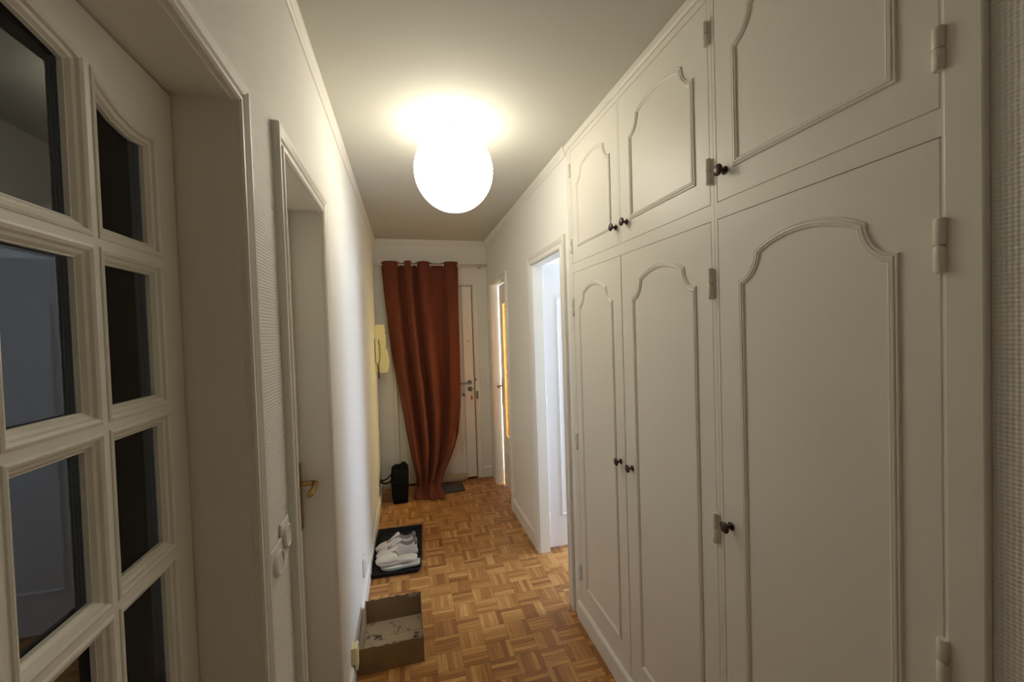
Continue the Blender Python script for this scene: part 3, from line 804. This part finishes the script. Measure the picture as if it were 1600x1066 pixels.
# ------------------------------------------------------------------ shoes
def interp(tbl, s):
    for a, b_ in zip(tbl, tbl[1:]):
        if a[0] <= s <= b_[0]:
            t = (s-a[0])/(b_[0]-a[0]); t = t*t*(3-2*t)*.5+t*.5
            return [a[k]+(b_[k]-a[k])*t for k in range(1, len(a))]
    return list(tbl[-1][1:])
def sneaker(label, ox, oy, ang, side):
    L = .272
    root = thing('sneaker', label, 'shoe', (ox, oy, TZ), 'white sneakers on the shoe tray')
    ca, sa = math.cos(ang), math.sin(ang)
    def W(s, w, z): # s 0 toe .. 1 heel ; w lateral
        x = -L/2+L*s; return (ox+ca*x-sa*w, oy+sa*x+ca*w, TZ+z)
    #          s    wl     wr     (half widths)  bend
    out = [(0, .004, .004), (.02, .020, .018), (.06, .033, .029), (.15, .044, .040), (.28, .049, .046), (.42, .045, .042), (.55, .038, .037), (.70, .035, .035), (.85, .035, .035), (.94, .030, .030), (.985, .018, .018), (1, .004, .004)]
    SS = [0, .01, .025, .05, .09, .15, .22, .30, .38, .46, .54, .62, .70, .78, .86, .92, .96, .985, 1]
    def outline(s): return interp(out, s)
    def ring(scale, z):
        pts = []
        for s in SS: pts.append(W((s-.5)*scale+.5, outline(s)[0]*scale, z(s)))
        for s in reversed(SS[1:-1]): pts.append(W((s-.5)*scale+.5, -outline(s)[1]*scale, z(s)))
        return pts
    spring = lambda s: .010*max(0, (.2-s)/.2)**2
    obj('sole', MB().loft([ring(.95, lambda s: .0008+spring(s)), ring(1.03, lambda s: .005+spring(s)), ring(1.045, lambda s: .013+spring(s)), ring(1.035, lambda s: .024+spring(s)), ring(.97, lambda s: .0265+spring(s))]), M_SOLE, root, smooth=True)
    # upper
    hgt = [(0, .026), (.03, .040), (.1, .052), (.2, .060), (.3, .068), (.4, .083), (.5, .102), (.56, .108), (.66, .088), (.76, .078), (.86, .083), (.94, .100), (1.0, .106)]
    NT = 22; rows = []
    for s in [0, .012, .03, .06, .10, .15, .2, .26, .32, .38, .44, .48, .52, .56, .60, .66, .72, .78, .84, .89, .93, .96, .98, .992]:
        wl, wr = outline(min(s, .992)); h = interp(hgt, s)[0]; base = .0255+spring(s)*.9
        op = smoothstep(.50, .58, s)
        inn = 1-smoothstep(.95, .985, s)
        row = []
        for k in range(NT+1):
            t = -1+2*k/NT; w_ = wl if t < 0 else wr
            # closed arch
            a = PI/2*t
            xa = math.copysign(abs(math.sin(a))**.75, t)*w_; za = base+(h-base)*max(math.cos(a), 0)**.62
            # open collar: outside wall up, then inside wall down to the insole
            q = abs(t)
            if q > .55:
                r = (1-q)/.45; xo = w_*(1-.16*r**1.5); zo = base+(h-base)*r
            else:
                r = q/.55; xo = w_*(.80*r**.4 if r > 0 else 0); zo = .034+(h-.034)*max(0, (r-.55)/.45)**1.0*inn + (h-.034)*(1-inn)
            xo = math.copysign(xo, t)
            row.append(W(s, -(xa*(1-op)+xo*op), za*(1-op)+zo*op))
        rows.append(row)
    up = obj('upper', MB().loft(rows, False), M_SHOE, root, smooth=True, recalc=False)
    up.data.materials.append(M_SHOEIN)
    for q, pf in enumerate(up.data.polygons):
        i, j = divmod(q, NT)
        if i >= 13 and 5 <= j <= NT-6: pf.material_index = 1
    # heel tab
    rows = []
    for s in (.93, .955, .975, .99, 1.0):
        wl, wr = outline(s); h = interp(hgt, s)[0]
        rows.append((s, wl, wr))
    hm = MB(); ra = []
    for z in (.074, .083, .093, .103):
        f = 1-.12*(z-.07)/.035
        ra.append([W(s+.004, w*f*1.03+(.0012 if w > 0 else -.0012), z) for s, w in [(.93, outline(.93)[0]), (.96, outline(.96)[0]), (.985, outline(.985)[0]), (1.0, .004), (1.0, -.004), (.985, -outline(.985)[1]), (.96, -outline(.96)[1]), (.93, -outline(.93)[1])]])
    hm.loft(ra, False)
    obj('heel_tab', hm, M_TAB, root, smooth=True, label='grey heel tab').modifiers.new('t', 'SOLIDIFY').thickness = .002
    # tongue
    tr = []
    for s, z, w in ((.30, .070, .014), (.38, .085, .017), (.46, .101, .020), (.52, .116, .022), (.565, .120, .022), (.58, .122, .016)):
        tr.append([W(s, w, z-.005), W(s, w*.5, z+.001), W(s, -w*.5, z+.001), W(s, -w, z-.005), W(s+.02, -w*.9, z-.011), W(s+.025, 0, z-.008), W(s+.02, w*.9, z-.011)])
    obj('tongue', MB().loft(tr), M_SHOE, root, smooth=True)
    lm = MB()
    for k in range(6):
        s = .27+.042*k; z = interp(hgt, s)[0]; w = .018+.0008*k
        for d in (1, -1):
            lm.tube([W(s, -w*d, z-.004), W(s+.012, -w*.4*d, z+.005), W(s+.022, w*.4*d, z+.007), W(s+.036, w*d, z+.001)], .0027, 6)
    obj('laces', lm, M_LACE, root, smooth=True, label='beige and dark flecked laces')
    return root
sneaker('white sneaker with grey heel tab, behind the other on the black tray', -.122, 3.034, math.radians(2), 1)
sneaker('white sneaker with grey heel tab, just behind the white slippers on the tray', -.112, 2.940, math.radians(4), -1)

def slipper(label, ox, oy, oz, ang, pitch_=0, vh=1.0):
    L = .262
    root = thing('slipper', label, 'slipper', (ox, oy, oz), 'white slippers on the shoe tray')
    ca, sa = math.cos(ang), math.sin(ang)
    def W(s, w, z):
        x = -L/2+L*s; return (ox+ca*x-sa*w, oy+sa*x+ca*w, oz+z+pitch_*s)
    out = [(0, .003, .003), (.02, .022, .020), (.06, .035, .032), (.15, .045, .043), (.28, .049, .048), (.42, .043, .043), (.56, .035, .036), (.72, .034, .034), (.86, .035, .035), (.94, .029, .029), (.985, .017, .017), (1, .003, .003)]
    SS = [0, .01, .025, .05, .09, .15, .22, .30, .38, .46, .54, .62, .70, .78, .86, .92, .96, .985, 1]
    o_ = lambda s: interp(out, s)
    def ring(scale, z):
        return [W((s-.5)*scale+.5, o_(s)[0]*scale, z(s)) for s in SS]+[W((s-.5)*scale+.5, -o_(s)[1]*scale, z(s)) for s in reversed(SS[1:-1])]
    sp_ = lambda s: .008*max(0, (.2-s)/.2)**2+.004*s
    obj('sole', MB().loft([ring(.95, lambda s: .0006+sp_(s)), ring(1.01, lambda s: .004+sp_(s)), ring(1.03, lambda s: .016+sp_(s)), ring(1.0, lambda s: .0205+sp_(s)), ring(.93, lambda s: .0185+sp_(s))]), M_SLIP, root, smooth=True)
    hg = [(0, .022), (.04, .036), (.12, .048), (.25, .058), (.38, .066), (.45, .070), (.50, .066), (.56, .040), (.62, .028), (.8, .020)]
    rows = []; NT = 18
    for s in [.0, .012, .03, .06, .1, .16, .22, .28, .34, .40, .44, .47, .50, .54, .58, .62, .66]:
        wl, wr = o_(max(s, .004)); base = .018+sp_(s); h = base+(interp(hg, s)[0]-.018)*vh
        row = []
        cut = smoothstep(.42, .62, s)     # throat opens towards the heel
        for k in range(NT+1):
            t = -1+2*k/NT; w_ = wl if t < 0 else wr
            tt = math.copysign(cut*.78+(1-cut*.78)*abs(t), t) if cut > 0 else t
            a = PI/2*tt
            row.append(W(s+.05*(1-abs(t))*0, -math.copysign(abs(math.sin(a))**.8, t if t else 1)*w_*1.01, base+(max(h, base+.004)-base)*max(math.cos(a), 0)**.65))
        rows.append(row)
    # separate left and right halves where the throat is open
    m = NT//2
    n = NT+1; vs = [p for r in rows for p in r]; fs = []
    for i in range(len(rows)-1):
        for j in range(NT):
            if i >= 9 and j in (m-1, m): continue
            fs.append((i*n+j, i*n+j+1, (i+1)*n+j+1, (i+1)*n+j))
    u = obj('vamp', MB().add(vs, fs), M_SLIP, root, smooth=True)
    sm = u.modifiers.new('t', 'SOLIDIFY'); sm.thickness = .003; sm.offset = -1
    return root
slipper('white slipper lying lowest at the front of the tray, under another', -.085, 2.805, TZ, math.radians(-2), 0, .12)
slipper('white slipper resting on top of its pair at the front of the tray', -.113, 2.812, TZ+.0335, math.radians(0), -.002)

# ------------------------------------------------------------------ cardboard box
bxr = thing('cardboard_box', 'open brown cardboard box with scuffed bottom by the left wall', 'box', (-.125, 2.13, 0))
CB = (-.262, .030, 1.955, 2.300, .122)
x0, x1, y0, y1, hh = CB
def ragged(a, b_, base, amp, n, seed, z0=.002):
    rnd = random.Random(seed); pts = [(a, z0), (b_, z0)]
    for k in range(n+1):
        t = k/n; pts.append((b_+(a-b_)*t, base+(rnd.uniform(-amp, amp) if 0 < k < n else 0)))
    return pts
tk = .004
obj('side', MB().plate(ragged(x0, x1, hh-.002, .0035, 14, 3), [], lambda u, v, h: (u, y0+.0-h+tk*(u-x0), v), -tk, 0), M_CARD, bxr)
obj('side', MB().plate(ragged(x0, x1, hh+.006, .0045, 16, 8), [], lambda u, v, h: (u, y1-h, v), 0, tk), M_CARD, bxr)
obj('side', MB().plate(ragged(y0+tk+.001, y1-tk-.001, hh, .002, 12, 5), [], lambda u, v, h: (x0+h, u, v), 0, tk), M_CARD, bxr)
obj('side', MB().plate(ragged(y0+tk+.003, y1-tk-.001, hh+.002, .003, 12, 6), [], lambda u, v, h: (x1-h, u, v), 0, tk), M_CARD, bxr)
ym = y0+.222
obj('bottom_flap', MB().box((x0+tk+.001, ym+.0018, .003), (x1-tk-.001, y1-tk-.001, .0065)), M_CARDIN, bxr, label='scuffed pale inner bottom flap')
obj('bottom_flap', MB().box((x0+tk+.001, y0+tk+.003, .003), (-.092, ym-.0015, .0075)), M_CARDIN, bxr)
obj('bottom_flap', MB().box((-.091, y0+tk+.003, .003), (x1-tk-.001, ym-.0015, .007)), M_CARDIN, bxr)
obj('base_sheet', MB().box((x0+tk+.001, y0+tk+.003, .001), (x1-tk-.001, y1-tk-.001, .0025)), M_CARD, bxr)
obj('tape', MB().box((-.150, y0-.0012, .006), (-.092, y0-.0002, .075)), M_TAPE, bxr, label='patch of lighter brown tape')
obj('tape', MB().box((-.250, y0-.0012, .055), (-.200, y0-.0002, .098)), M_TAPE, bxr, label='patch of lighter brown tape')
obj('torn_patch', MB().plate([(-.035, hh-.014), (-.005, hh-.018), (.022, hh-.014), (.024, hh+.002), (-.03, hh+.003), (-.043, hh)], [], lambda u, v, h: (u, y1-tk-h, v), .0003, .0012), M_CARDIN, bxr)

# ------------------------------------------------------------------ bag
bag = thing('shoulder_bag', 'black fabric shoulder bag standing on the floor beside the curtain', 'bag', (-.14, 3.98, 0))
def rr_ring(cx, cy_, hx_, hy_, z, r, n=5):
    p = []
    for (sx_, sy2, a0) in ((1, 1, 0), (-1, 1, PI/2), (-1, -1, PI), (1, -1, 1.5*PI)):
        for k in range(n+1):
            a = a0+PI/2*k/n; p.append((cx+sx_*(hx_-r)+r*math.cos(a), cy_+sy2*(hy_-r)+r*math.sin(a), z))
    return p
mb = MB().loft([rr_ring(-.100, 3.965, .060, .095, .001, .012), rr_ring(-.100, 3.967, .066, .100, .008, .016), rr_ring(-.102, 3.97, .074, .104, .09, .018), rr_ring(-.102, 3.975, .080, .108, .20, .02),
                rr_ring(-.100, 3.98, .080, .106, .265, .02), rr_ring(-.097, 3.985, .074, .10, .292, .02), rr_ring(-.096, 3.99, .060, .09, .304, .02), rr_ring(-.095, 3.99, .03, .07, .300, .018)])
obj('body', mb, M_BAG, bag, smooth=True)
mb = MB().loft([rr_ring(-.100, 3.868, .050, .010, .03, .006), rr_ring(-.100, 3.860, .056, .014, .045, .008), rr_ring(-.102, 3.860, .060, .014, .19, .008), rr_ring(-.102, 3.868, .054, .008, .205, .006)])
obj('front_pocket', mb, M_BAG, bag, smooth=True)
def strap(pts, w=.014, t=.003):
    K = pts; P = []
    m = len(K)
    for i in range(m-1):
        p0, p1, p2, p3 = K[max(i-1, 0)], K[i], K[i+1], K[min(i+2, m-1)]
        for k in range(6):
            tt = k/6
            P.append(Vector([.5*((2*p1[c])+(-p0[c]+p2[c])*tt+(2*p0[c]-5*p1[c]+4*p2[c]-p3[c])*tt*tt+(-p0[c]+3*p1[c]-3*p2[c]+p3[c])*tt**3) for c in range(3)]))
    P.append(Vector(K[-1])); rings = []
    for i, p in enumerate(P):
        d = (P[min(i+1, len(P)-1)]-P[max(i-1, 0)]).normalized()
        s1 = Vector((0, 1, 0)); s1 = (s1-d*s1.dot(d)).normalized(); s2 = d.cross(s1)
        rings.append([p+s1*w+s2*t, p-s1*w+s2*t, p-s1*w-s2*t, p+s1*w-s2*t])
    return MB().loft(rings)
obj('shoulder_strap', strap([(-.165, 3.90, .285), (-.185, 3.89, .262), (-.215, 3.885, .238), (-.252, 3.88, .226), (-.266, 3.88, .234), (-.262, 3.88, .212), (-.235, 3.88, .200), (-.205, 3.885, .201), (-.176, 3.89, .215)], .012, .0045), M_BAG, bag, smooth=True)
obj('carry_handle', strap([(-.168, 3.93, .288), (-.165, 3.93, .318), (-.140, 3.93, .332), (-.118, 3.93, .312), (-.108, 3.93, .306), (-.098, 3.93, .322), (-.078, 3.93, .352), (-.050, 3.93, .350), (-.030, 3.94, .292)], .016, .007), M_BAG, bag, smooth=True)

# ------------------------------------------------------------------ intercom
IY = 3.97
ic = thing('intercom', 'ivory intercom with yellow light painted into its colour, with handset on the far left wall', 'intercom', (XL, IY+.05, 1.41))
def prism_xz(pts, ya, yb):
    n = len(pts); vs = [(x, ya, z) for x, z in pts]+[(x, yb, z) for x, z in pts]
    fs = [tuple(range(n)), tuple(range(2*n-1, n-1, -1))]+[(i, (i+1) % n, n+(i+1) % n, n+i) for i in range(n)]
    return MB().add(vs, fs)
x = XL+.001
obj('upper_housing', prism_xz([(x, 1.417), (x+.094, 1.417), (x+.097, 1.47), (x+.097, 1.57), (x+.086, 1.642), (x, 1.642)], IY+.03, IY+.12), M_IVORY, ic, bevel=.003)
obj('lower_housing', prism_xz([(x, 1.195), (x+.105, 1.196), (x+.118, 1.245), (x+.123, 1.305), (x+.116, 1.36), (x+.104, 1.415), (x, 1.415)], IY+.03, IY+.14), M_IVORY, ic, bevel=.003)
obj('call_button', MB().lathe((x+.0965, IY+.05, 1.567), (1, 0, 0), [(0, .011), (.005, .010), (.006, .004)], 14), M_BLACK, ic, smooth=True)
hs = obj('handset', prism_xz([(x+.006, 1.300), (x+.030, 1.290), (x+.034, 1.330), (x+.026, 1.345), (x+.024, 1.455), (x+.034, 1.47), (x+.034, 1.505), (x+.006, 1.508)], IY, IY+.028), M_IVORY, ic, bevel=.003)
obj('handset_edge', MB().box((x+.0015, IY+.002, 1.305), (x+.0055, IY+.026, 1.508)), M_BLACK, hs)
obj('handset_edge', MB().box((x+.0345, IY+.004, 1.47), (x+.0385, IY+.026, 1.505)), M_BLACK, hs)
pts = [(x+.037, IY+.012, 1.475), (x+.044, IY+.012, 1.45), (x+.047, IY+.01, 1.40), (x+.043, IY+.01, 1.34), (x+.034, IY+.008, 1.29), (x+.026, IY+.006, 1.26)]
obj('cord', MB().tube(pts, .0028, 8), M_BLACK, ic, smooth=True)
pts = [(x+.010, IY+.012, 1.303), (x+.016, IY+.01, 1.285), (x+.024, IY+.008, 1.265)]
for k in range(90):
    t = k/89; pts.append((x+.026+.007*math.cos(k*1.0)+.004*t, IY+.006+.007*math.sin(k*1.0), 1.262-.118*t))
obj('coiled_cord', MB().tube(pts, .0022, 6), M_BLACK, ic, smooth=True)

# ------------------------------------------------------------------ switches and sockets
def light_switch(label, y0, y1, z0, z1, group):
    r = thing('light_switch', label, 'light switch', (XL, (y0+y1)/2, (z0+z1)/2), group)
    cy_, cz = (y0+y1)/2, (z0+z1)/2
    obj('plate', MB().box((XL+.0005, y0, z0), (XL+.006, y1, z1)), M_PLASTIC, r, bevel=.002)
    obj('rocker', MB().lathe((XL+.0062, cy_, cz), (1, 0, 0), [(0, .0265), (.004, .0265), (.007, .024), (.0075, .0215), (.005, .020), (.0045, 0)], 32), M_PLASTIC, r, smooth=True)
    return r
light_switch('white square light switch with round rocker, lower and nearer of the stepped pair', .914, .986, 1.034, 1.108, 'pair of light switches between the left doors')
light_switch('white square light switch with round rocker, higher and farther of the stepped pair', .987, 1.044, 1.062, 1.134, 'pair of light switches between the left doors')
r = thing('light_switch', 'white square light switch on the end wall right of the entrance door', 'light switch', (.787, YF, 1.025))
obj('plate', MB().box((.754, YF-.009, .992), (.818, YF-.0005, 1.058)), M_PLASTIC, r, bevel=.002)
obj('rocker', MB().lathe((.786, YF-.0092, 1.025), (0, -1, 0), [(0, .024), (.004, .024), (.006, .021), (.0062, 0)], 28), M_PLASTIC, r, smooth=True)
r = thing('wall_socket', 'white wall socket low on the left wall beside the black tray', 'socket', (XL, 2.47, .25))
obj('plate', MB().box((XL+.0005, 2.42, .185), (XL+.010, 2.50, .285)), M_PLASTIC, r, bevel=.002)
obj('socket_ring', MB().lathe((XL+.0102, 2.46, .235), (1, 0, 0), [(0, .028), (.003, .028), (.003, .022), (.0005, .021), (.0005, 0)], 28), M_PLASTIC, r, smooth=True)
r = thing('socket_box', 'cream surface mounted socket box on the left wall beside the cardboard box', 'socket', (XL, 1.93, .14))
obj('housing', MB().box((XL+.0135, 1.895, .073), (XL+.027, 1.945, .175)), M_IVORY, r, bevel=.004)
obj('back_plate', MB().box((XL+.0005, 1.898, .100), (XL+.013, 1.942, .172)), M_IVORY, r)
ch = MB()
rings = [[(-.19+.010*math.cos(a)*f, 3.70+.008*math.sin(a)*f, z) for a in [2*PI*k/7+.3 for k in range(7)]] for f, z in ((.8, .0005), (1, .006), (.7, .012), (.3, .017))]
ch.loft(rings)
tag(obj('wood_chip', ch, M_STONE, origin=(-.19, 3.70, 0)), 'tiny pale chip lying on the parquet in front of the bag', 'debris')
